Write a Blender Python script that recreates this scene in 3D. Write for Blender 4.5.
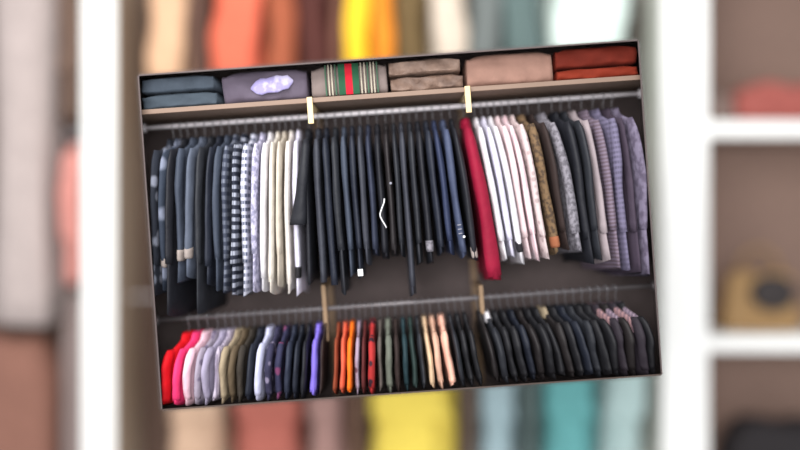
import bpy, math, random
from mathutils import Vector, Matrix
from math import sin, cos, pi, radians
random.seed(7)
for o in list(bpy.data.objects): bpy.data.objects.remove(o)
SC = bpy.context.scene
COL = SC.collection

# ------------------------------------------------------------------ camera, light, exposure
ZC = 0.835                      # height of the middle of the closet opening
TILT = radians(4.02)
cam_d = bpy.data.cameras.new('camera'); cam = bpy.data.objects.new('camera', cam_d); COL.objects.link(cam)
cam.matrix_world = Matrix.Translation((0, -4.0, ZC)) @ Matrix.Rotation(pi/2, 4, 'X') @ Matrix.Rotation(-TILT, 4, 'Z')
cam_d.sensor_width = 36.0; cam_d.lens = 36.0
cam_d.dof.use_dof = True; cam_d.dof.focus_distance = 4.06; cam_d.dof.aperture_fstop = 0.105
cam_d.clip_end = 100
SC.camera = cam

world = bpy.data.worlds.new('world'); SC.world = world; world.use_nodes = True
wb = world.node_tree.nodes['Background']
wb.inputs['Color'].default_value = (0.96, 0.98, 1.0, 1); wb.inputs['Strength'].default_value = 0.85

def area(name, loc, target, size, power, color=(1, 1, 1)):
    d = bpy.data.lights.new(name, 'AREA'); d.shape = 'RECTANGLE'; d.size = size[0]; d.size_y = size[1]
    d.energy = power; d.color = color
    o = bpy.data.objects.new(name, d); COL.objects.link(o); o.location = loc
    o.rotation_euler = (Vector(target) - Vector(loc)).to_track_quat('-Z', 'Y').to_euler()
    return o
area('front_fill_light', (-0.6, -5.8, 1.55), (0.1, 0.6, 0.5), (4.2, 3.2), 440, (1.0, 0.97, 0.96))  # unseen fill light added behind the camera to brighten closet and background
area('overhead_fill_light', (-1.0, -1.6, 3.3), (0.6, 2.6, 0.6), (1.8, 1.6), 130, (1.0, 0.99, 0.97))  # second unseen fill, added overhead to brighten the shelving behind

SC.view_settings.view_transform = 'Standard'; SC.view_settings.look = 'None'
SC.view_settings.exposure = 0.0; SC.view_settings.gamma = 1.0; SC.view_settings.use_curve_mapping = False

# ------------------------------------------------------------------ materials
def lin(c):
    r = []
    for v in c:
        v = v/255.0
        r.append(v/12.92 if v <= 0.04045 else ((v+0.055)/1.055)**2.4)
    return tuple(r) + (1.0,)

MATS = {}
def mat(key, c1, rough=0.8, pattern=None, c2=None, scale=1.0, metal=0.0, bump=0.25, sheen=0.0, spec=0.3):
    if key in MATS: return MATS[key]
    m = bpy.data.materials.new(key); m.use_nodes = True
    nt = m.node_tree; N = nt.nodes; Lk = nt.links
    b = N['Principled BSDF']
    b.inputs['Roughness'].default_value = rough; b.inputs['Metallic'].default_value = metal
    b.inputs['Specular IOR Level'].default_value = spec
    if sheen: b.inputs['Sheen Weight'].default_value = sheen
    tc = N.new('ShaderNodeTexCoord'); mp = N.new('ShaderNodeMapping'); Lk.new(tc.outputs['Object'], mp.inputs['Vector'])
    mp.inputs['Location'].default_value = (random.uniform(0, 5), random.uniform(0, 5), random.uniform(0, 5))
    A, B = lin(c1), lin(c2 or c1)
    mix = N.new('ShaderNodeMix'); mix.data_type = 'RGBA'
    mix.inputs['A'].default_value = A; mix.inputs['B'].default_value = B
    nz = N.new('ShaderNodeTexNoise'); nz.inputs['Scale'].default_value = 14; nz.inputs['Detail'].default_value = 4
    Lk.new(mp.outputs[0], nz.inputs['Vector'])
    fac = None
    def wave(axis, sc, dist=0.0):
        w = N.new('ShaderNodeTexWave'); w.wave_type = 'BANDS'; w.bands_direction = axis
        w.inputs['Scale'].default_value = sc; w.inputs['Distortion'].default_value = dist
        Lk.new(mp.outputs[0], w.inputs['Vector']); return w
    def ramp(src, lo, hi):
        r = N.new('ShaderNodeMapRange'); r.inputs['From Min'].default_value = lo; r.inputs['From Max'].default_value = hi
        Lk.new(src, r.inputs['Value']); return r.outputs['Result']
    def math2(op, a, bb):
        q = N.new('ShaderNodeMath'); q.operation = op; Lk.new(a, q.inputs[0]); Lk.new(bb, q.inputs[1]); return q.outputs[0]
    if pattern == 'check':
        a = ramp(wave('Z', 12*scale, 1.8).outputs['Fac'], 0.35, 0.65); c = ramp(wave('X', 38*scale).outputs['Fac'], -0.5, 0.7)
        fac = math2('MULTIPLY', math2('MULTIPLY', a, c), ramp(wave('Y', 9*scale).outputs['Fac'], -0.6, 0.5))
    elif pattern == 'bands':
        fac = ramp(wave('Z', 8*scale, 1.2).outputs['Fac'], 0.35, 0.65)
    elif pattern == 'stripe':
        fac = ramp(wave('Y', 12*scale).outputs['Fac'], 0.4, 0.6)
    elif pattern == 'xstripe':
        fac = ramp(wave('X', 12*scale).outputs['Fac'], 0.4, 0.6)
    elif pattern == 'speckle':
        n2 = N.new('ShaderNodeTexNoise'); n2.inputs['Scale'].default_value = 60*scale; n2.inputs['Detail'].default_value = 2
        Lk.new(mp.outputs[0], n2.inputs['Vector']); fac = ramp(n2.outputs['Fac'], 0.42, 0.6)
    elif pattern == 'print':
        n2 = N.new('ShaderNodeTexVoronoi'); n2.inputs['Scale'].default_value = 13*scale
        Lk.new(mp.outputs[0], n2.inputs['Vector'])
        fac = ramp(n2.outputs['Distance'], 0.42, 0.25)
    elif pattern == 'wood':
        s = N.new('ShaderNodeMapping'); s.inputs['Scale'].default_value = (1.5, 12, 12); Lk.new(mp.outputs[0], s.inputs['Vector'])
        Lk.new(s.outputs[0], nz.inputs['Vector']); nz.inputs['Scale'].default_value = 3; fac = nz.outputs['Fac']
    else:
        fac = ramp(nz.outputs['Fac'], 0.3, 0.7)
        if not c2:
            k = 0.82
            mix.inputs['B'].default_value = (A[0]*k, A[1]*k, A[2]*k, 1)
    Lk.new(fac, mix.inputs['Factor']); Lk.new(mix.outputs['Result'], b.inputs['Base Color'])
    if bump:
        n3 = N.new('ShaderNodeTexNoise'); n3.inputs['Scale'].default_value = 22; n3.inputs['Detail'].default_value = 5
        Lk.new(tc.outputs['Object'], n3.inputs['Vector'])
        bp = N.new('ShaderNodeBump'); bp.inputs['Strength'].default_value = bump; bp.inputs['Distance'].default_value = 0.02
        Lk.new(n3.outputs['Fac'], bp.inputs['Height']); Lk.new(bp.outputs['Normal'], b.inputs['Normal'])
    MATS[key] = m
    return m

# ------------------------------------------------------------------ mesh helpers
class MB:
    def __init__(s): s.v = []; s.f = []
    def box(s, x0, x1, y0, y1, z0, z1):
        b = len(s.v)
        s.v += [(x, y, z) for z in (z0, z1) for y in (y0, y1) for x in (x0, x1)]
        s.f += [tuple(b+i for i in q) for q in ((0, 2, 3, 1), (4, 5, 7, 6), (0, 1, 5, 4), (2, 6, 7, 3), (0, 4, 6, 2), (1, 3, 7, 5))]
        return s
    def loft(s, rings, cap0=True, cap1=True):
        b = len(s.v); n = len(rings[0])
        for r in rings: s.v += [tuple(p) for p in r]
        for i in range(len(rings)-1):
            for j in range(n):
                k = (j+1) % n
                s.f.append((b+i*n+j, b+i*n+k, b+(i+1)*n+k, b+(i+1)*n+j))
        if cap0: s.f.append(tuple(b+j for j in range(n))[::-1])
        if cap1: s.f.append(tuple(b+(len(rings)-1)*n+j for j in range(n)))
        return s
    def tube(s, pts, r, n=8, ry=None):
        pts = [Vector(p) for p in pts]; rings = []
        rs = r if isinstance(r, (list, tuple)) else [r]*len(pts)
        ref = None
        for i, p in enumerate(pts):
            t = (pts[min(i+1, len(pts)-1)] - pts[max(i-1, 0)]).normalized()
            if ref is None: ref = Vector((1, 0, 0)) if abs(t.x) < 0.9 else Vector((0, 0, 1))
            a = (ref - t*ref.dot(t)).normalized(); c = t.cross(a); ref = a
            rings.append([p + a*rs[i]*cos(2*pi*j/n) + c*rs[i]*sin(2*pi*j/n) for j in range(n)])
        return s.loft(rings)
    def build(s, name, m, parent=None, smooth=True, bevel=0.0, auto=False):
        me = bpy.data.meshes.new(name); me.from_pydata(s.v, [], s.f); me.update()
        if smooth: me.polygons.foreach_set('use_smooth', [True]*len(me.polygons))
        o = bpy.data.objects.new(name, me); COL.objects.link(o); me.materials.append(m)
        if parent is not None: o.parent = parent
        if bevel:
            md = o.modifiers.new('soft', 'BEVEL'); md.width = bevel; md.segments = 3; md.limit_method = 'ANGLE'
        import bmesh
        bm = bmesh.new(); bm.from_mesh(me); bmesh.ops.recalc_face_normals(bm, faces=bm.faces); bm.to_mesh(me); bm.free()
        return o

def tag(o, label, cat, group=None):
    o['label'] = label; o['category'] = cat
    if group: o['group'] = group
    return o
def thing(name, label, cat, loc=(0, 0, 0), rot=(0, 0, 0), group=None):
    o = bpy.data.objects.new(name, None); o.empty_display_size = 0.1; COL.objects.link(o)
    o.location = loc; o.rotation_euler = rot
    return tag(o, label, cat, group)
def struct(o): o['kind'] = 'structure'; return o

# ------------------------------------------------------------------ the closet shell
HW, DEP = 1.25, 0.66
RAIL_Y = 0.30
RAIL_Z = ZC + 0.615
LOW_Z = ZC - 0.420
wallm = mat('warm grey wall paint', (88, 78, 77), 0.85, bump=0.08)
floorm = mat('dark laminate', (60, 50, 46), 0.6, 'wood', (82, 68, 60), bump=0.05)
SPL = 0.25                     # the alcove widens towards its back
def hw(y): return HW*(1+SPL*y)
def hexa(p0, p1, q0, q1, th):   # quad p0 p1 q1 q0 given thickness vector th
    mb = MB(); P = [Vector(v) for v in (p0, p1, q1, q0)]; th = Vector(th)
    return mb.loft([P, [v+th for v in P]])
YB = DEP+0.02; zf = lambda y: -ZC*SPL*y; zc_ = lambda y: 2*ZC+ZC*SPL*y
struct(hexa((-hw(DEP), DEP, zf(DEP)), (hw(DEP), DEP, zf(DEP)), (-hw(DEP), DEP, zc_(DEP)), (hw(DEP), DEP, zc_(DEP)), (0, .02, 0)).build('wall_back', wallm, smooth=False))
struct(hexa((-hw(0), 0, zf(0)), (-hw(YB), YB, zf(YB)), (-hw(0), 0, zc_(0)), (-hw(YB), YB, zc_(YB)), (-.006, 0, 0)).build('wall_left', wallm, smooth=False))
struct(hexa((hw(0), 0, zf(0)), (hw(YB), YB, zf(YB)), (hw(0), 0, zc_(0)), (hw(YB), YB, zc_(YB)), (.006, 0, 0)).build('wall_right', wallm, smooth=False))
struct(hexa((-hw(0), 0, 0), (hw(0), 0, 0), (-hw(YB), YB, zf(YB)), (hw(YB), YB, zf(YB)), (0, 0, -.006)).build('floor', floorm, smooth=False))
struct(hexa((-hw(0), 0, 2*ZC), (hw(0), 0, 2*ZC), (-hw(YB), YB, zc_(YB)), (hw(YB), YB, zc_(YB)), (0, 0, .006)).build('ceiling', wallm, smooth=False))

# ------------------------------------------------------------------ blurred shelving far behind (leans a little against the closet)
BG = Matrix.Translation((0, 0, ZC)) @ Matrix.Rotation(TILT, 4, 'Y') @ Matrix.Translation((0, 0, -ZC))
PX = 0.0075; BY = 2.0
def bx(px): return (px-400)*PX
def bz(py): return ZC + (225-py)*PX
def bg_place(o): o.matrix_world = BG @ o.matrix_basis; return o

white = mat('white lacquer', (248, 248, 245), 0.5, None, (244, 244, 241), bump=0.0)
ivory = mat('shaded white lacquer', (176, 156, 136), 0.5, None, (168, 148, 128), bump=0.0)  # white partition's inner side with its shade put into the colour
taupe = mat('taupe shaded interior', (132, 108, 97), 0.8, bump=0.05)  # brown interior, the compartments' shade is part of this colour
umber = mat('brown rear wall', (92, 72, 62), 0.9, bump=0.05)
o = struct(MB().box(bx(-160), bx(960), BY+0.75, BY+0.8, bz(620), bz(-170)).build('wall_rear', umber, smooth=False)); bg_place(o)

t = thing('shelving_unit', 'tall white shelving unit with brown-shaded square compartments', 'shelving unit', (bx(663), BY, bz(560)))
H = bz(-110)-bz(560); W0 = bx(930)-bx(663)
MB().box(0, 0.345, 0, 0.58, 0, H).build('side_panel', white, t, False, 0.012)
MB().box(-0.004, 0, 0.015, 0.58, 0, H).build('shaded_side_face', mat('shaded white side lacquer', (206, 207, 198), 0.6, None, (200, 201, 192), bump=0), t, False)  # thin layer over the white side, darker to paint its shade
MB().box(W0-0.08, W0, 0, 0.58, 0, H).build('side_panel', white, t, False, 0.012)
MB().box(0.345, W0-0.08, 0.52, 0.55, 0, H).build('back_panel', taupe, t, False)
for py in (129, 344, 559, -86):
    z = bz(py)-bz(560)
    sh = MB().box(0.345, W0-0.08, 0, 0.52, z-0.062, z+0.062).build('shelf', white, t, False, 0.012)
    MB().box(0.346, W0-0.081, 0.03, 0.515, z-0.068, z-0.062).build('shaded_underside', taupe, sh, False)  # thin brown layer painting the shade under each shelf
MB().box(0.345, 0.353, 0.03, 0.52, 0.07, H-0.07).build('shaded_inner_side', taupe, t, False)
bg_place(t)
t = thing('partition_panel', 'tall white closet partition standing left of the tilted closet', 'partition', (bx(82), BY, bz(560)))
MB().box(0, bx(115)-bx(82)-0.004, 0, 0.58, 0, H).build('panel', white, t, False, 0.01)
MB().box(bx(115)-bx(82)-0.004, bx(115)-bx(82), 0.02, 0.58, 0, H).build('shaded_inner_face', ivory, t, False)  # thin layer that paints the partition's shaded side
bg_place(t)

# ------------------------------------------------------------------ garments
def torso_mb(L, T, ph, W=0.205, hook=0.098, flare=1.0, n=28, wide=0.0):
    mb = MB(); rings = []
    hk = hook
    lv = [(hk-0.018, 0.048, 0.55), (hk, 0.058, 0.62), (hk+0.02, 0.09, 0.68), (hk+0.045, 0.145, 0.74), (hk+0.07, 0.183, 0.85), (hk+0.1, 0.2, 0.95)]
    k = W/0.205
    m = 9
    for i in range(1, m+1):
        q = i/m
        lv.append((hk+0.1+(L-hk-0.1)*q, 0.2+0.012*sin(q*3+ph)+0.02*q*flare, 0.95+0.05*q))
    for d, w, th in lv:
        q = max(0.0, (d-hk-0.05)/(L-hk)); r = []
        for j in range(n):
            a = 2*pi*j/n
            fold = 1 - 0.28*min(1, q*2.5)*(0.5+0.5*sin(5*a+ph*3+1.2*sin(3*q+ph)))
            x = T*th*fold*math.copysign(abs(sin(a))**0.75, sin(a))
            x += T*0.18*q*sin(9*cos(a)+ph*2+2*q)
            x = max(-T, min(T, x))*(1+wide*q)
            y = -w*k*math.copysign(abs(cos(a))**0.9, cos(a))
            r.append((x, y, -d-(0.012*sin(2*a+ph) if d == lv[-1][0] else 0)))
        rings.append(r)
    mb.loft(rings, False, True)
    return mb

def sleeve_mb(side, z0, z1, T, ph, W=0.205, out=0.0, bulge=0.0, width=0.047, n=14, splay=0.0):
    """side -1 = the sleeve towards the room"""
    rings = []; m = 13
    for i in range(m+1):
        q = i/m
        z = -(z0+(z1-z0)*q)
        y = side*(W*0.80 + 0.045*sin(min(1, q*2.2)*pi/2) + 0.012*sin(q*4+ph) - 0.02*q + bulge*sin(q*pi))
        x = out*sin(q*pi)**1.5 + T*0.12*sin(q*6+ph) + splay*q**1.7
        if splay: y -= .03*min(1, q*2)
        ry = (0.03 if i == 0 else width)*(1-0.24*q)*(1+0.07*sin(q*17+ph))
        rx = T*0.97*(0.6 if i == 0 else 1)*((1-0.05*q) if not splay else (1+0.9*q**2))*(1+0.06*sin(q*13+2*ph))
        r = []
        for j in range(n):
            a = 2*pi*j/n
            f = 1-0.12*(0.5+0.5*sin(3*a+ph+q*2))
            r.append((x+rx*f*sin(a), y-ry*f*cos(a)*(-side), z + (0.02*side*cos(a)*0 if i else 0.01)))
        rings.append(r)
    return MB().loft(rings, True, True), rings[-1]

def collar_mb(T, hook, W=0.062):
    n = 16; rings = []
    for d, k, th in ((hook+0.022, 1.32, 1.0), (hook-0.012, 1.05, 0.84), (hook-0.026, 0.92, 0.72), (hook-0.012, 0.8, 0.6)):
        rings.append([(T*th*sin(2*pi*j/n), -W*k*cos(2*pi*j/n), -d-0.012*max(0, cos(2*pi*j/n))*(1 if k > 1.2 else 0)) for j in range(n)])
    return MB().loft(rings, False, False)

def garment(name, label, cat, loc, T, L, m, group, lean=0.0, yaw=0.0, slen=None, out=0.0, bulge=0.0, collar=True,
            cuff=None, collar_m=None, W=0.205, hook=0.098, sw=0.047, sleeves=True, ph=None, dy=0.0, splay=0.0, unshaded_top=None, wide=0.0):
    ph = random.uniform(0, 6) if ph is None else ph
    t = thing(name, label, cat, loc, (0, -lean, yaw), group)
    tm = torso_mb(L, T, ph, W, hook, 1.0, 28, wide); tm.v = [(p[0], p[1]+dy*min(1, max(0, (-p[2]-hook)/.1)), p[2]) for p in tm.v]; tm.build('torso', m, t)
    z1 = slen or min(L-0.03, 0.74 + random.uniform(-0.03, 0.02))
    if unshaded_top:
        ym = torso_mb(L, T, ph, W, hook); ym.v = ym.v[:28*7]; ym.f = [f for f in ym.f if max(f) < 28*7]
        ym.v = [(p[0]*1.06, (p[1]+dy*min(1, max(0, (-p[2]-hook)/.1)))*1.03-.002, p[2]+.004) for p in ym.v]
        ym.build('unshaded_shoulders', unshaded_top, t)['label'] = 'mauve shoulders outside the painted shade'  # shoulders keep the mauve; the dark torso below is painted shade
    if sleeves:
        for s in (-1, 1):
            mb, end = sleeve_mb(s, hook+0.055, z1, T, ph+s, W, out if s < 0 else 0, bulge if s < 0 else 0, sw, 14, splay if s < 0 else 0)
            mb.v = [(p[0]*(1+wide*-p[2]/L), p[1]+dy, p[2]) for p in mb.v]; end = [(p[0], p[1]+dy, p[2]) for p in end]
            sl = mb.build('sleeve', m, t)
            if cuff:
                cx = sum(p[0] for p in end)/len(end); cy = sum(p[1] for p in end)/len(end)
                rr = [[(cx+(p[0]-cx)*k, cy+(p[1]-cy)*k, -(z1+dz)) for p in end] for dz, k in ((-0.045, 1.1), (-0.03, 1.16), (0.0, 1.14), (0.012, 1.02))]
                cf = MB().loft(rr).build('cuff', cuff, sl)
                if s < 0: cf['label'] = 'cuff of another colour'
    if collar:
        collar_mb(T, hook).build('collar', collar_m or m, t)
    t['front_y'] = -(W*0.8+0.045+sw)+dy
    return t

hang_m = mat('brushed hanger wire', (136, 134, 138), 0.38, metal=0.6, bump=0.0)
def hanger_meshes():
    hk = MB()
    pts = [(0, 0.019*cos(a), 0.019*sin(a)) for a in [radians(q) for q in range(-30, 181, 15)]]
    pts = pts + [(0, -0.012, -0.022), (0, 0.0, -0.04), (0, 0, -0.128)]
    hk.tube(pts, 0.0028, 6)
    bar = MB()
    bar.tube([(0, -0.105, -0.166), (0, -0.07, -0.15), (0, 0, -0.13), (0, 0.07, -0.15), (0, 0.105, -0.166)], [0.003, 0.0035, 0.0035, 0.0035, 0.003], 8)
    return hk, bar
_h, _b = hanger_meshes()
HK = _h.build('hook', hang_m).data; bpy.data.objects.remove(bpy.data.objects['hook'])
BARM = _b.build('shoulder_bar', hang_m).data; bpy.data.objects.remove(bpy.data.objects['shoulder_bar'])
def hanger(label, loc, rot, group):
    t = thing('clothes_hanger', label, 'hanger', loc, rot, group)
    for nm, me in (('hook', HK), ('shoulder_bar', BARM)):
        o = bpy.data.objects.new(nm, me); COL.objects.link(o); o.parent = t
    return t

def lean_of(x, lower=False):
    s = 1 if x > 0 else -1
    d = max(0.0, abs(x)-(0.0 if lower else 0.08 if s > 0 else 0.36))
    k = (0.20 if s > 0 else 0.12) if lower else (0.13 if s > 0 else 0.075)
    e = max(0.0, abs(x)-0.75)/0.42 if s > 0 else max(0.0, abs(x)-1.05)/0.3                     # less room to fan out next to the side walls
    return s*k*math.tanh(d/(0.35 if lower else 0.3 if s > 0 else 0.16))*(1-((0.35 if lower else 0.92) if s > 0 else 0.3)*min(1, e))

def rail_x(px, lower):
    """image column at the middle of the hanging part -> position along the rail"""
    py = 360 if lower else 180
    a = (px-140)*0.9976-(py-75)*0.0701
    front = (a-249.6)/800*4.08
    drop = 0.24 if lower else 0.42
    x = front
    for _ in range(30): x = front - drop*math.tan(lean_of(x, lower))
    return x - 0.22*sin(yaw_of(px, lower))
def yaw_of(px, lower):
    if lower: d = 24*max(0, (px-485)/170) - 17*max(0, (300-px)/135)
    else: d = 17*max(0, (px-488)/158) - 13*max(0, (300-px)/150)
    return radians(d)

# fabrics
M = {}
def fab(k, *a, **kw): M[k] = mat(k.replace('_', ' ')+' cloth', *a, **kw)
fab('charcoal_print', (34, 38, 48), 0.8, 'print', (120, 124, 138), 0.9)
fab('slate_print', (42, 50, 64), 0.8, 'print', (112, 118, 136), 0.7)
fab('black', (26, 27, 34), 0.62)
fab('black_warm', (33, 29, 31), 0.62)
fab('soft_black', (35, 37, 43), 0.6)
fab('charcoal', (52, 54, 63), 0.65)
fab('slate', (58, 65, 79), 0.7)
fab('slate_light', (80, 87, 102), 0.7)
fab('navy', (40, 45, 62), 0.65)
fab('deep_navy', (32, 36, 48), 0.62)
fab('blue_navy', (42, 50, 76), 0.65)
fab('blazer_navy', (62, 70, 94), 0.65)
fab('grey_check', (50, 55, 70), 0.8, 'check', (108, 113, 127), .62)
fab('black_check', (30, 34, 48), 0.8, 'check', (152, 156, 170), .62)
fab('white_check', (184, 185, 199), 0.8, 'check', (76, 82, 102), .7)
fab('lavender_grey', (186, 182, 204), 0.8, 'speckle', (130, 128, 152), 0.7)
fab('white', (214, 211, 216), 0.75)
fab('cool_white', (210, 207, 224), 0.75)
fab('cream', (210, 202, 191), 0.75)
fab('sand', (190, 180, 166), 0.75)
fab('ivory', (214, 207, 200), 0.75)
fab('crimson', (132, 3, 42), 0.75)
fab('pale_pink', (216, 194, 197), 0.75)
fab('pink_white', (218, 203, 209), 0.75, 'stripe', (200, 172, 178), 0.6)
fab('greige', (190, 173, 173), 0.8, 'print', (160, 142, 142), 2.2)
fab('tweed', (108, 86, 62), 0.85, 'speckle', (68, 54, 42), 0.8)
fab('orange_brown', (142, 86, 58), 0.8)
fab('knit_grey', (128, 124, 132), 0.85, 'speckle', (92, 89, 96), 0.9)
fab('taupe_grey', (150, 138, 142), 0.8)
fab('mauve_dash', (112, 100, 116), 0.8, 'bands', (92, 78, 88), 2.0)
fab('mauve_check', (104, 98, 122), 0.8, 'check', (80, 75, 95), 1.0)
fab('plum_grey', (62, 52, 66), 0.8)
fab('mauve_grey', (112, 104, 124), 0.8, 'speckle', (84, 76, 94), 0.4)
fab('red', (214, 8, 26), 0.75)
fab('hot_pink', (232, 54, 112), 0.75)
fab('blush', (232, 192, 206), 0.75)
fab('grey_lilac_print', (152, 142, 158), 0.8, 'print', (108, 98, 120), 1.6)
fab('lilac_grey', (160, 152, 176), 0.8)
fab('lilac_stripe', (176, 166, 182), 0.8, 'stripe', (136, 126, 146), 1.2)
fab('khaki', (158, 142, 118), 0.8)
fab('olive_brown', (92, 78, 60), 0.8)
fab('dark_olive', (54, 48, 42), 0.8)
fab('ice', (196, 198, 226), 0.75)
fab('navy_print', (48, 46, 70), 0.8, 'print', (124, 116, 140), 1.5)
fab('magenta_print', (42, 42, 68), 0.8, 'print', (112, 56, 92), 1.1)
fab('periwinkle', (122, 104, 206), 0.75)
fab('dark_brown', (44, 32, 30), 0.75)
fab('rust', (132, 62, 38), 0.8)
fab('salmon', (206, 92, 66), 0.8)
fab('orange', (248, 116, 20), 0.75)
fab('lilac_print', (150, 132, 150), 0.8, 'print', (96, 66, 76), 1.6)
fab('red_print', (160, 40, 40), 0.8, 'print', (46, 24, 36), 1.5)
fab('maroon', (86, 34, 34), 0.8)
fab('sage_grey', (98, 102, 92), 0.8)
fab('stone_grey', (88, 80, 76), 0.8)
fab('dark_teal', (30, 52, 58), 0.7)
fab('bottle_green', (34, 50, 48), 0.7)
fab('beige', (206, 176, 144), 0.75)
fab('pink_beige', (204, 164, 142), 0.75)
fab('jet', (27, 27, 31), 0.6)
fab('jet_warm', (31, 27, 28), 0.6)
fab('ink', (27, 31, 42), 0.6)
fab('shaded_mauve', (42, 36, 44), 0.7)  # dark body colour stands for mauve cloth in shade
fab('peach', (226, 174, 154), 0.75)
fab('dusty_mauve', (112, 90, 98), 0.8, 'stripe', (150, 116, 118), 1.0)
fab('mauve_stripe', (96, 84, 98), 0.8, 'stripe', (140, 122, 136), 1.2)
fab('pale_cuff', (150, 139, 134), 0.8)
fab('black_cuff', (30, 28, 32), 0.8)

# (image column, slot width in px, length, kind, fabric, label, options)
J, S, C, B_, SW = 'jacket', 'shirt', 'coat', 'blazer', 'sweater'
UP = [
 (151.5, 7, .88, S, 'charcoal_print', 'charcoal shirt with pale print, outermost beside the closet wall', {}),
 (159.5, 8, .86, S, 'slate_print', 'slate shirt with large pale print, second from the closet wall', {'cuff': 'pale_cuff'}),
 (167, 8, 1.0, C, 'black', 'long black coat between the printed slate shirt and slate jacket', {}),
 (176, 9, .83, J, 'slate', 'slate blue jacket with pale cuff beside the long black coat', {'cuff': 'pale_cuff', 'slen': .71}),
 (186, 9, .81, J, 'slate_light', 'lighter grey-blue jacket with a pale cuff', {'cuff': 'pale_cuff', 'slen': .70}),
 (196, 8, .99, C, 'soft_black', 'long black coat next to the lighter grey-blue jacket', {}),
 (205, 8, .86, J, 'deep_navy', 'very dark navy jacket near the checked shirts', {}),
 (214, 8, .88, J, 'slate', 'plain slate jacket touching the dark grey checked shirt', {}),
 (223, 8, .90, S, 'grey_check', 'dark grey checked shirt, first of the checked three', {}),
 (232.5, 9, .92, S, 'black_check', 'black and white checked shirt, middle of the checked three', {}),
 (243, 9, .92, S, 'white_check', 'pale checked shirt with dark dashes, last of the checked three', {}),
 (253, 8, .90, S, 'lavender_grey', 'speckled lavender grey shirt beside the bright white shirt', {}),
 (262, 8, .90, S, 'white', 'bright white shirt next to the speckled lavender one', {'slen': .84}),
 (270.5, 7, .92, S, 'cream', 'cream shirt between the bright white and sand shirts', {'slen': .86}),
 (278, 7, .88, S, 'sand', 'sand coloured shirt among the white shirts', {}),
 (286, 7, .92, S, 'ivory', 'ivory shirt just past the sand coloured one', {'slen': .88, 'dy': .025}),
 (294.5, 8, .94, S, 'cool_white', 'cool white shirt with dark cuff touching the black jacket', {'cuff': 'black_cuff', 'slen': .84, 'dy': .03}),
 (306, 11, .88, J, 'black', 'black jacket with elbow poking out over the white shirts', {'splay': -.05, 'slen': .58, 'dy': -.008}),
 (318, 9, .86, J, 'charcoal', 'long charcoal jacket just past the cream bracket', {'slen': .88}),
 (327.5, 9, .87, J, 'deep_navy', 'long midnight jacket beside the long charcoal one', {'slen': .90}),
 (337, 9, .94, J, 'soft_black', 'soft black jacket, third past the first bracket', {}),
 (346, 8, .86, J, 'slate', 'slate jacket in the middle of the black ones', {}),
 (354.5, 8, .87, J, 'deep_navy', 'midnight jacket with a white square tag at its hem', {'tag': 1}),
 (363, 8, .80, J, 'charcoal', 'charcoal jacket next to the one with the white square tag', {}),
 (371.5, 8, .76, J, 'navy', 'navy jacket before the one with the white zigzag cord', {}),
 (381, 9, .78, J, 'black', 'black jacket with a white zigzag cord on its front', {'cord': 1}),
 (390, 8, .77, J, 'black_warm', 'black jacket with a tiny pale badge', {'badge': 1}),
 (398, 7, .77, J, 'soft_black', 'black jacket beside the long grey sleeved coat', {}),
 (406, 8, .98, C, 'charcoal', 'long charcoal coat hanging lowest in the middle bay', {'slen': .93}),
 (415, 8, .82, J, 'soft_black', 'soft black jacket just past the long charcoal coat', {}),
 (424.5, 9, .82, J, 'black', 'black jacket with a pale cuff line', {'cuff': 'knit_grey', 'slen': .75}),
 (434.5, 9, .78, J, 'deep_navy', 'midnight jacket beside the one with the pale cuff line', {}),
 (444, 8, .78, J, 'blue_navy', 'blue-navy jacket next to the buttoned blazer', {}),
 (454.5, 10, .80, B_, 'blazer_navy', 'navy blazer with three sleeve buttons', {'buttons': 1, 'slen': .78}),
 (464.5, 8, .82, J, 'black', 'black jacket with pale cuff beside the crimson jacket', {'cuff': 'pale_cuff', 'slen': .80}),
 (480, 15, .935, J, 'crimson', 'crimson red jacket hanging beside the white shirts', {'slen': .915, 'wide': .35}),
 (492.5, 8, .84, S, 'white', 'bright white shirt touching the crimson jacket', {}),
 (501, 8, .82, S, 'cool_white', 'bluish white shirt second past the crimson jacket', {}),
 (509, 8, .86, S, 'white', 'white shirt with a black cuff', {'cuff': 'black_cuff', 'slen': .79}),
 (517, 8, .83, S, 'pale_pink', 'plain pale pink shirt', {}),
 (525.5, 8, .85, S, 'pink_white', 'pink and white striped shirt', {}),
 (534, 8, .84, S, 'greige', 'greige shirt with small dark print', {}),
 (545, 12, .82, J, 'tweed', 'brown tweed jacket with orange-brown cuff', {'cuff': 'orange_brown', 'slen': .78}),
 (555.5, 7, .80, J, 'dark_brown', 'dark brown jacket beside the brown tweed one', {}),
 (567, 13, .82, SW, 'knit_grey', 'grey speckled knit sweater', {}),
 (580, 10, .88, J, 'black', 'black jacket just past the grey speckled sweater', {}),
 (589, 8, .86, J, 'soft_black', 'soft black jacket before the taupe shirt', {}),
 (598, 9, .88, S, 'taupe_grey', 'plain taupe grey shirt', {}),
 (610, 10, .92, S, 'mauve_dash', 'mauve shirt with brown dashed bands', {}),
 (621.5, 10, .92, S, 'mauve_check', 'purple-grey checked shirt', {}),
 (632.5, 8, .95, J, 'plum_grey', 'dark plum grey jacket', {}),
 (642.5, 8, .96, S, 'mauve_grey', 'mauve grey shirt, outermost at the far closet wall', {}),
]
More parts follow.
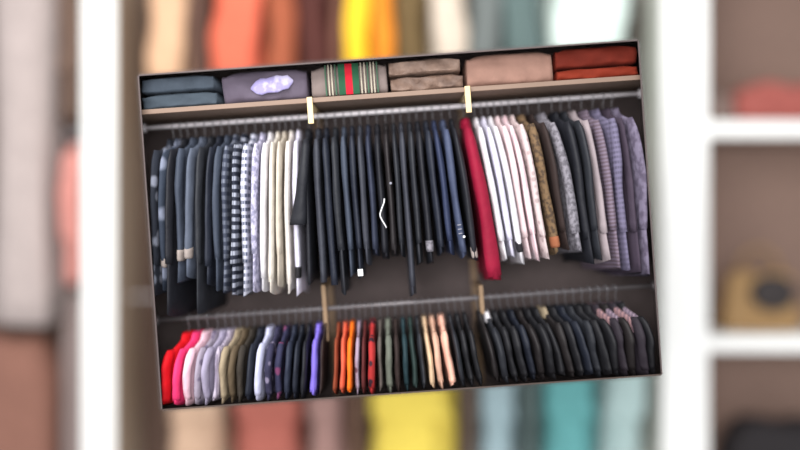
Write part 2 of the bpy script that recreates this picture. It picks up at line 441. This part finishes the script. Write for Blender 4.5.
LOW = [
 (164, 11, S, 'red', 'bright red shirt at the end of the lower rail', {}),
 (175, 9, S, 'hot_pink', 'hot pink shirt beside the red one', {}),
 (185.5, 9, S, 'blush', 'blush pink shirt beside the hot pink one', {}),
 (196.5, 8, S, 'grey_lilac_print', 'grey lilac printed shirt on the lower rail', {}),
 (205.5, 8, S, 'lilac_grey', 'plain lilac grey shirt', {}),
 (214, 8, S, 'lilac_stripe', 'lilac striped shirt next to the khaki one', {}),
 (222.5, 8, S, 'khaki', 'khaki beige shirt', {}),
 (231, 8, J, 'olive_brown', 'olive brown jacket', {}),
 (239.5, 8, J, 'dark_olive', 'dark olive jacket', {}),
 (248.5, 8, J, 'deep_navy', 'midnight jacket between dark olive and ice blue', {}),
 (258.5, 9, S, 'ice', 'ice blue white shirt', {}),
 (268.5, 9, S, 'navy_print', 'navy shirt with pale print', {}),
 (278.5, 9, S, 'magenta_print', 'navy shirt with magenta print', {}),
 (288, 8, J, 'navy', 'plain navy jacket past the magenta printed shirt', {}),
 (296.5, 7, J, 'deep_navy', 'midnight jacket, second before the periwinkle shirt', {}),
 (304.5, 7, J, 'black', 'black jacket just before the periwinkle shirt', {}),
 (314.5, 9, S, 'periwinkle', 'periwinkle blue shirt', {}),
 (322, 5, S, 'dark_brown', 'dark brown shirt beside the periwinkle one', {}),
 (336, 6, S, 'rust', 'rust brown shirt', {}),
 (343, 7, S, 'salmon', 'salmon orange shirt', {}),
 (350.5, 7, S, 'orange', 'vivid orange shirt', {}),
 (358, 6, S, 'lilac_print', 'lilac and maroon printed shirt', {}),
 (364.5, 6, S, 'maroon', 'plain maroon shirt', {}),
 (372.5, 9, S, 'red_print', 'red and black printed shirt', {}),
 (381, 6, S, 'stone_grey', 'stone grey shirt next to the red printed one', {}),
 (389.5, 9, S, 'sage_grey', 'sage grey shirt', {}),
 (398, 7, S, 'dark_brown', 'dark brown shirt between sage grey and teal', {}),
 (406, 7, J, 'dark_teal', 'dark teal jacket', {}),
 (414, 7, J, 'bottle_green', 'bottle green jacket', {}),
 (422, 7, J, 'soft_black', 'soft black jacket just before the beige shirt', {}),
 (430, 7, S, 'beige', 'beige shirt', {}),
 (438.5, 8, S, 'pink_beige', 'pinkish beige shirt', {}),
 (449, 10, S, 'peach', 'peach pink shirt', {}),
 (459.0, 7, J, 'soft_black', 'charcoal jacket touching the peach pink shirt', {}),
 (467, 8, J, 'jet', 'black jacket, second past the peach pink shirt', {}),
 (475.5, 7, J, 'jet', 'soft black jacket, third past the peach pink shirt', {}),
 (492.5, 8, J, 'jet_warm', 'black jacket just past the second cream upright, lower rail', {}),
 (501.1, 9, J, 'soft_black', 'charcoal jacket with a white collar', {'collar_m': 'white'}),
 (510.7, 9, J, 'jet', 'soft black jacket, first past the white collared one', {}),
 (520.3, 9, J, 'jet', 'black jacket, second past the white collared one', {}),
 (529.9, 9, J, 'ink', 'midnight jacket, third past the white collared one', {}),
 (539.4, 9, J, 'jet_warm', 'black jacket, fourth past the white collared one', {}),
 (549.0, 9, J, 'jet', 'soft black jacket, fifth past the white collared one', {}),
 (558.6, 9, J, 'jet', 'black jacket, sixth past the white collared one', {}),
 (568.2, 9, J, 'jet_warm', 'black jacket, seventh past the white collared one', {'collar_m': 'khaki'}),
 (577.8, 9, J, 'jet', 'soft black jacket, eighth past the white collared one', {}),
 (587.4, 9, J, 'ink', 'midnight jacket, ninth past the white collared one', {}),
 (597.0, 9, J, 'soft_black', 'charcoal jacket, tenth past the white collared one', {}),
 (606.6, 9, J, 'jet', 'black jacket, sixth from the lower rail\'s dark end', {}),
 (616.1, 9, J, 'jet', 'soft black jacket, fifth from the lower rail\'s dark end', {}),
 (625.7, 9, J, 'shaded_mauve', 'mauve jacket, body in painted shade, fourth from lower rail end', {'unshaded_top': 'dusty_mauve'}),
 (635.3, 9, J, 'jet_warm', 'mauve jacket, body in painted shade, third from lower rail end', {'unshaded_top': 'mauve_stripe'}),
 (644.9, 9, J, 'shaded_mauve', 'mauve jacket, body in painted shade, second from lower rail end', {'unshaded_top': 'dusty_mauve'}),
 (654.5, 9, J, 'jet', 'mauve jacket, body in painted shade, last on the lower rail', {'unshaded_top': 'mauve_stripe'}),
]
def disc(r, th, c, n=14):
    return MB().loft([[(c[0]+r*k*cos(2*pi*j/n), c[1]-d, c[2]+r*k*sin(2*pi*j/n)) for j in range(n)] for d, k in ((0, 1), (th*0.7, 1), (th, 0.8))])
button_m = mat('pale button horn', (130, 130, 142), 0.4, bump=0)
card_m = mat('white card', (240, 240, 240), 0.6, bump=0)
cord_m = mat('white cord', (225, 225, 228), 0.6, bump=0)

def hang_row(rows, lower):
    z = LOW_Z if lower else RAIL_Z
    where = 'lower' if lower else 'upper'
    for row in rows:
        if lower: px, w, kind, fk, label, op = row; L = 0.405
        else: px, w, L, kind, fk, label, op = row
        op = dict(op)
        x = rail_x(px, lower); T = w*0.00255*0.89
        ln = lean_of(x, lower); yaw = yaw_of(px, lower)+radians(random.uniform(-.3, .3)); T *= cos(yaw)**1.3*.97
        if lower: L = z+0.008+0.018*max(0, (px-540)/110)
        kw = {'dy': random.uniform(-.014, .012), 'W': random.uniform(.19, .21), 'sw': random.uniform(.038, .05), 'bulge': random.uniform(-.012, .012), 'out': random.uniform(-.002, .002)}
        if len(label.split()) < 5: label += ' on the %s rail' % where
        for q in ('slen', 'out', 'bulge', 'splay', 'dy', 'wide'):
            if q in op: kw[q] = op[q]
        if 'unshaded_top' in op: kw['unshaded_top'] = M[op['unshaded_top']]
        if 'cuff' in op: kw['cuff'] = M[op['cuff']]
        if 'collar_m' in op: kw['collar_m'] = M[op['collar_m']]
        if lower: kw['slen'] = L-0.02; kw['ph'] = random.uniform(0, 6)
        t = garment(kind, label, kind, (x, RAIL_Y, z), T, L, M[fk], 'clothes on the %s rail' % where, ln, yaw, **kw)
        fy = t['front_y']; del t['front_y']
        if 'collar_m' in op:
            for c in t.children:
                if c.name.startswith('collar'): c['label'] = 'collar of another colour'
        if op.get('tag'):
            MB().box(-.013, .013, fy+.02, fy+.023, -.86, -.825).build('price_tag', card_m, t, False)['label'] = 'white square tag'
        if op.get('badge'):
            disc(.007, .004, (0.006, fy+.012, -.40)).build('badge', button_m, t)['label'] = 'tiny pale badge'
        if op.get('buttons'):
            for k in range(3): MB().box(-.014, .006, fy+.008, fy+.02, -.640-.022*k, -.634-.022*k).build('button', button_m, t, bevel=.002)
            disc(.007, .004, (.013, fy+.03, -.70)).build('badge', card_m, t)['label'] = 'small white dot'
        if op.get('cord'):
            P = [(.015, -.475), (.012, -.495), (-.002, -.525), (-.012, -.55), (-.012, -.565), (-.004, -.585), (.010, -.612), (.015, -.625)]
            MB().tube([(a, fy+.004, b) for a, b in P], .0035, 8).build('cord', cord_m, t)['label'] = 'white zigzag cord'
        hanger('thin metal hanger holding the ' + label, (x, RAIL_Y, z), t.rotation_euler, 'hangers on the %s rail' % where)

# ------------------------------------------------------------------ shelf, rails, uprights
shelf_m = mat('pale oak board', (130, 109, 95), 0.6, 'wood', (116, 96, 84), bump=0.05)
cream_m = mat('cream painted wood', (222, 198, 152), 0.55, 'wood', (206, 180, 134), bump=0.05)
strap_m = mat('tan strap wood', (142, 118, 92), 0.6, 'wood', (128, 104, 80), bump=0.05)
chrome_m = mat('satin steel rail', (225, 220, 224), 0.4, metal=0.1, bump=0, spec=0.6)
SH0, SH1 = ZC+0.656, ZC+0.679
t = thing('closet_shelf', 'long pale oak shelf above the upper clothes rail', 'shelf', (0, 0, SH0))
hexa((-hw(.1), .1, 0), (hw(.1), .1, 0), (-hw(DEP), DEP, 0), (hw(DEP), DEP, 0), (0, 0, SH1-SH0)).build('board', shelf_m, t, False)
hexa((-hw(.082), .082, -.002), (hw(.082), .082, -.002), (-hw(.1), .1, -.002), (hw(.1), .1, -.002), (0, 0, SH1-SH0+.002)).build('edge_band', shelf_m, t, False, 0.003)
low_m = mat('dull steel rail', (120, 115, 117), 0.45, metal=0.35, bump=0)
def rail(z, label, m=None):
    m = m or chrome_m
    t = thing('clothes_rail', label, 'rail', (0, RAIL_Y, z), group='closet rails')
    RW = hw(RAIL_Y)-.004; MB().tube([(-RW+0.012, 0, 0), (RW-0.012, 0, 0)], 0.0125, 20).build('bar', m, t)
    for s in (-1, 1): MB().tube([(s*RW, 0, 0), (s*(RW-0.012), 0, 0)], 0.026, 20).build('end_flange', m, t)
rail(RAIL_Z, 'upper steel clothes rail running under the oak shelf')
rail(LOW_Z, 'lower steel clothes rail above the bottom row of clothes', low_m)
for a, st, lab in ((168.6, .13, 'cream upright with bracket between white shirts and black jackets'), (326.0, .07, 'cream upright with bracket behind the crimson jacket')):
    x = (a-249.6)/800*4.26
    t = thing('shelf_upright', lab, 'upright', (x, 0, 0), group='cream shelf uprights')
    MB().box(-.016, .016, 0.63, DEP-.002, -.12, SH0-0.002).build('post', strap_m, t, False, 0.003)
    xb = (a-249.6)/800*4.09-x
    b = MB().box(xb-.014, xb+.014, 0.064, 0.080, SH0-0.11, SH1+0.002)
    b.box(xb-.014, xb+.014, 0.080, 0.63, SH0-0.022, SH0-0.003)
    b.build('bracket', cream_m, t, False, 0.002)
    b = MB().box(-.011, .011, 0.262, 0.285, LOW_Z-(.17 if st > .1 else .085), LOW_Z+st)
    b.box(-.011, .011, 0.285, 0.63, LOW_Z+st-.02, LOW_Z+st)
    b.build('rail_strap', strap_m, t, False, 0.002)

hang_row(UP, False)
hang_row(LOW, True)

# ------------------------------------------------------------------ folded things on the shelf
def folded(name, label, cat, px0, px1, z0, z1, m, group=None, y0=0.10, y1=0.50, crumple=0.006, folds=2, exp=0.24, seed=0):
    """a folded textile: soft block whose front shows the rounded layers of the fold"""
    rnd = random.Random(seed); 
    a0 = (px0-140)*0.9976; a1 = (px1-140)*0.9976
    D = 4.0+y0+0.02
    x0 = (a0-249.6)/800*D+0.003; x1 = (a1-249.6)/800*D-0.003
    x0 = max(x0, -hw(y0)+0.006); x1 = min(x1, hw(y0)-0.006)
    cx, hx, hz = (x0+x1)/2, (x1-x0)/2, (z1-z0)/2
    t = thing(name, label, cat, (cx, y0, z0), group=group)
    mb = MB(); rings = []; n = 44; m_ = 26
    p = [rnd.uniform(0, 6) for _ in range(6)]
    for i in range(m_+1):
        u = -1+2*i/m_
        e = (1-abs(u)**7)**0.35 if abs(u) < 1 else 0.0
        e = max(e, 0.8)
        r = []
        for j in range(n):
            th = 2*pi*j/n
            cy, sz = cos(th), sin(th)
            y = math.copysign(abs(cy)**exp, cy); zz = math.copysign(abs(sz)**exp, sz)
            lay = 0.0
            if cy < 0: lay = 0.012*abs(sin((zz*0.5+0.5)*pi*folds))-0.012
            wob = crumple*(sin(u*5*hx/0.2+p[0]+2*zz)+0.7*sin(u*11*hx/0.2+p[1]-3*zz+p[2])+0.6*sin(7*zz+p[3]+u*3))
            yy = (y1-y0)/2*(1+y*(0.97+0.03*e)) - lay + (wob if cy < 0 else 0)
            top = hz*(1+zz*e) if zz > 0 else hz*(1+zz)
            if zz > 0: top = min(2*hz, top + (wob*0.4-crumple*.5)*zz)
            r.append((u*hx*(1-0.008*(1+sin(3*zz+p[4]))), max(0.0, yy+0.006), max(0.0, top)))
        rings.append(r)
    mb.loft(rings); mb.build('cloth', m, t)
    return t, hx, hz

fz, cz = SH1+0.001, 2*ZC+0.016
denim = mat('slate denim', (62, 72, 82), 0.8); denim2 = mat('grey blue denim', (76, 86, 98), 0.8)
g = 'folded clothes on the shelf'
folded('folded_jeans', 'folded slate blue jeans lying at the bottom of the shelf corner pile', 'folded clothes', 139, 217, fz, fz+0.082, denim, g, seed=1)
folded('folded_jeans', 'folded grey-blue jeans on top of the shelf corner pile', 'folded clothes', 139, 215, fz+0.084, cz, denim2, g, y0=.105, seed=2)
plum = mat('grey plum canvas', (90, 81, 95), 0.8)
t, hx, hz = folded('folded_bag', 'grey plum bag with a white lavender patch on the shelf', 'bag', 222, 308, fz, cz, plum, None, folds=1, seed=3)
rings = []
for i in range(9):
    u = -1+2*i/8; k = math.sqrt(max(0.02, 1-abs(u)**4))
    rings.append([(0.04+0.11*u, -0.004-0.012*k*max(0, cos(a)), 0.082+0.012*u+0.042*k*sin(a)*(1+0.1*sin(9*u))) for a in [2*pi*j/14 for j in range(14)]])
MB().loft(rings).build('patch', mat('white lavender cloth', (186, 180, 212), 0.8, 'speckle', (146, 138, 182), 0.4), t)['label'] = 'white lavender patch'
# striped bag
canv = mat('beige grey canvas', (126, 113, 109), 0.85)
t, hx, hz = folded('striped_bag', 'beige grey bag with a green, red and green centre band on the shelf', 'bag', 311, 388, fz, cz, canv, None, folds=1, crumple=0.002, seed=4, exp=.25)
def vband(name, xa, xb, m, lab=None):
    n = 10; v = MB(); rr = []
    for i in range(n+1):
        z = 0.006+(2*hz-0.014)*i/n
        f = 0.006*abs(2*i/n-1)**4
        lay = -0.012*abs(sin(pi*i/n))+0.012 if False else 0
        rr.append([(xa, -0.011+f, z), (xb, -0.011+f, z), (xb, 0.012, z), (xa, 0.012, z)])
    ob = v.loft(rr).build(name, m, t, False)
    if lab: ob['label'] = lab
gm = mat('green webbing', (28, 78, 52), 0.8); rm = mat('red webbing', (186, 14, 40), 0.8); sm = mat('pale stripe thread', (166, 158, 142), 0.8); gm2 = mat('dark green thread', (62, 92, 72), 0.8)
vband('red_band', -.018, .018, rm, 'red centre band')
vband('green_band', -.052, -.0185, gm, 'dark green band'); vband('green_band', .0185, .052, gm, 'dark green band')
for k, xx in enumerate((-.118, -.102, -.086, -.068, .064, .082, .098, .114, .130, .146)):
    vband('thin_stripe', xx-.0035, xx+.0035, sm if k % 3 else gm2)
tan = mat('crinkled tan leather', (132, 108, 94), 0.55, None, (92, 74, 66), bump=0.6)
folded('leather_jacket', 'crinkled tan leather jacket folded on the shelf, lower one of two', 'folded clothes', 390, 464, fz, fz+0.085, tan, g, crumple=.011, seed=5)
folded('leather_jacket', 'crinkled tan leather jacket folded on top of the other one', 'folded clothes', 389, 462, fz+0.087, cz, mat('light tan leather', (150, 126, 112), 0.55, None, (108, 88, 78), bump=0.6), g, crumple=.012, seed=6)
rose = mat('dusty rose wool', (148, 114, 101), 0.85)
folded('folded_blanket', 'smooth dusty rose blanket folded on the shelf', 'blanket', 467, 554, fz, cz, rose, g, crumple=.004, folds=1, seed=8)
rustk = mat('rust red knit', (122, 38, 17), 0.85); rustk2 = mat('deep rust knit', (104, 30, 15), 0.85)
folded('folded_sweater', 'rust orange sweater folded on the shelf, lower of two', 'sweater', 557, 640, fz, fz+0.062, rustk, g, folds=1, seed=9)
folded('folded_sweater', 'deep rust red sweater on top of the orange one', 'sweater', 556, 640, fz+0.064, cz, rustk2, g, folds=1, seed=10)

# ------------------------------------------------------------------ far row of clothes behind the closet
def far_rail(px0, px1, py, label):
    t = thing('far_clothes_rail', label, 'rail', (bx(px0), BY+0.28, bz(py)), group='rails behind the closet')
    MB().tube([(0, 0, 0), (bx(px1)-bx(px0), 0, 0)], 0.0125, 16).build('bar', chrome_m, t)
    bg_place(t)
far_rail(116, 662, -52, 'steel rail above the blurred clothes over the tilted closet')
far_rail(116, 662, 300, 'steel rail behind the tilted closet carrying the blurred lower clothes')
far_rail(-120, 81, -52, 'steel rail over the blurred clothes beyond the white partition')
def far(kind, px, wpx, py_top, py_bot, rgb, label, rgb2=None, y=0.28, lean=0.0, sl=True):
    m = mat('far '+label, rgb, 0.8, None, rgb2)
    L = (py_bot-py_top)*PX
    T = wpx*PX/2*0.97
    t = garment(kind, label, kind, (bx(px), BY+y, bz(py_top)), T, L, m, 'blurred clothes behind the closet', lean, 0.0, slen=L*0.72, hook=0.1, W=0.21, sleeves=sl)
    del t['front_y']
    bg_place(t)
    h = hanger('hanger of the blurred ' + label, (bx(px), BY+y, bz(py_top)), (0, -lean, 0), 'hangers behind the closet'); bg_place(h)
for a in (
  ('coat', 163, 42, -52, 128, (214, 172, 138), 'tan peach coat above the jeans pile'),
  ('coat', 196, 20, -52, 128, (92, 66, 56), 'narrow brown coat beside the tan peach coat'),
  ('coat', 234, 54, -52, 128, (218, 106, 80), 'salmon coat above the plum bag'),
  ('coat', 279, 32, -52, 128, (158, 84, 56), 'rusty brown coat beside the salmon coat'),
  ('coat', 313, 34, -52, 128, (78, 38, 32), 'dark maroon coat above the striped bag'),
  ('coat', 337, 12, -52, 128, (120, 80, 66), 'slim brown coat touching the yellow one'),
  ('coat', 357, 26, -52, 128, (255, 206, 44), 'bright yellow coat above the red banded bag'),
  ('coat', 383, 24, -52, 128, (232, 140, 38), 'amber orange coat beside the bright yellow coat'),
  ('coat', 412, 32, -52, 128, (104, 84, 52), 'olive brown coat above the leather jackets'),
  ('coat', 450, 40, -52, 128, (214, 198, 180), 'pale beige coat above the leather jackets'),
  ('coat', 487, 32, -52, 128, (110, 116, 114), 'grey coat beside the pale beige coat'),
  ('coat', 526, 44, -52, 128, (92, 110, 108), 'grey teal coat above the dusty rose blanket'),
  ('coat', 594, 84, -52, 128, (226, 242, 234), 'wide pale mint coat above the rust sweaters'),
  ('coat', 191, 62, 300, 470, (206, 172, 146), 'tan coat below the red and pink shirts'),
  ('coat', 263, 78, 300, 470, (194, 112, 98), 'dull salmon coat below the navy shirts'),
  ('coat', 325, 40, 300, 470, (176, 138, 130), 'pinkish grey coat below the rust shirts'),
  ('coat', 355, 16, 300, 470, (120, 92, 76), 'slim brown coat beside the lower yellow one'),
  ('coat', 413, 94, 300, 470, (255, 228, 100), 'wide yellow coat below the peach shirt'),
  ('coat', 470, 18, 300, 470, (108, 92, 82), 'slim grey brown coat beside the wide yellow one'),
  ('coat', 501, 40, 300, 470, (166, 190, 196), 'pale blue grey coat below the black jackets'),
  ('coat', 533, 20, 300, 470, (92, 108, 106), 'narrow grey green coat beside the pale blue one'),
  ('coat', 574, 58, 300, 470, (104, 172, 172), 'teal coat below the black jackets'),
  ('coat', 628, 46, 300, 470, (178, 202, 200), 'pale teal coat beside the white shelving unit'),
  ('coat', 12, 72, -52, 326, (182, 168, 164), 'long pale grey mauve coat beyond the white partition', None, .28, 0.0, False),
  ('coat', 65, 28, -52, 118, (106, 84, 72), 'short brown coat beside the white partition'),
): far(*a)
# things lower in the bay beyond the partition
def heap(name, label, cat, px0, px1, py0, py1, rgb, y0, y1, seed, group=None, folds=2):
    """soft folded block standing in the far shelving"""
    rnd = random.Random(seed); p = [rnd.uniform(0, 6) for _ in range(4)]
    m = mat('far '+label, rgb, 0.8)
    w, h, d = (px1-px0)*PX, (py1-py0)*PX, y1-y0
    t = thing(name, label, cat, (bx((px0+px1)/2), BY+y0, bz(py1)), group=group)
    rings = []; n = 32
    for i in range(19):
        u = -1+2*i/18; e = max(0.6, (1-abs(u)**6)**0.4 if abs(u) < 1 else 0)
        r = []
        for j in range(n):
            th = 2*pi*j/n; cy, sz = cos(th), sin(th)
            y = math.copysign(abs(cy)**.4, cy); z = math.copysign(abs(sz)**.4, sz)
            lay = 0.03*(1-abs(sin((z*.5+.5)*pi*folds))) if cy < 0 else 0
            r.append((u*w/2, d/2*(1+y*e)+lay+.02*sin(4*u+p[0]+3*z), max(0, h/2*(1+z*(e if z > 0 else 1))+(.015*sin(6*u+p[1]) if z > 0 else 0))))
        rings.append(r)
    MB().loft(rings).build('cloth', m, t)
    bg_place(t); return t
t = thing('far_clothes_rail', 'short steel rail fixed to the white partition', 'rail', (bx(51), BY+.28, bz(130)), group='rails behind the closet'); MB().tube([(0, 0, 0), (bx(82)-bx(51), 0, 0)], .012, 12).build('bar', chrome_m, t); bg_place(t)
far('shirt', 66, 24, 130, 284, (206, 138, 128), 'pink shirt below the short brown coat', None, 0.28)
heap('folded_blanket', 'rosy brown blanket heaped at the bottom beyond the partition', 'blanket', -70, 42, 340, 520, (140, 98, 84), 0.1, .5, 3)
heap('folded_blanket', 'grey taupe blanket standing against the white partition', 'blanket', 51, 80, 292, 520, (132, 116, 112), 0.12, .5, 4)
# contents of the square compartments
sh = lambda py: py-0.064/PX
heap('folded_sweater', 'dull red sweater folded in the upper shelf compartment', 'sweater', 748, 840, 78, sh(129), (166, 90, 82), .12, .46, 11)
heap('folded_towel', 'grey beige towel folded behind, in the upper compartment', 'towel', 716, 747, 88, sh(129), (134, 114, 106), .16, .48, 12)
def handbag(px, pyb):
    t = thing('handbag', 'tan yellow handbag with a dark round flap in the middle compartment', 'bag', (bx(px), BY+.2, bz(pyb)))
    rings = []
    for i in range(15):
        q = i/14; w = .33*(1-.25*q)*(1 if 0 < i < 14 else .85); d = .12*(1-.5*q)
        rings.append([(w*math.copysign(abs(cos(a))**.5, cos(a)), d*math.copysign(abs(sin(a))**.6, sin(a))+.12, .46*q) for a in [2*pi*j/28 for j in range(28)]])
    MB().loft(rings).build('body', mat('tan yellow leather', (166, 132, 88), 0.6), t)
    rr = [[(.06+.17*k*cos(a), .02-dd, .30+.14*k*sin(a)) for a in [2*pi*j/24 for j in range(24)]] for dd, k in ((-.02, 1), (.03, 1), (.045, .8))]
    MB().loft(rr).build('flap', mat('dark flap leather', (58, 52, 52), 0.6), t)['label'] = 'dark round flap'
    MB().tube([(-.16, .12, .44), (-.14, .12, .56), (-.05, .12, .64), (.05, .12, .64), (.14, .12, .56), (.16, .12, .44)], .014, 10).build('handle', MATS['tan yellow leather'], t)
    bg_place(t)
handbag(778, sh(344))
heap('folded_sweater', 'black sweater folded in the lowest shelf compartment', 'sweater', 738, 850, 428, sh(559), (44, 40, 42), .12, .46, 13)
bpy.context.view_layer.update()
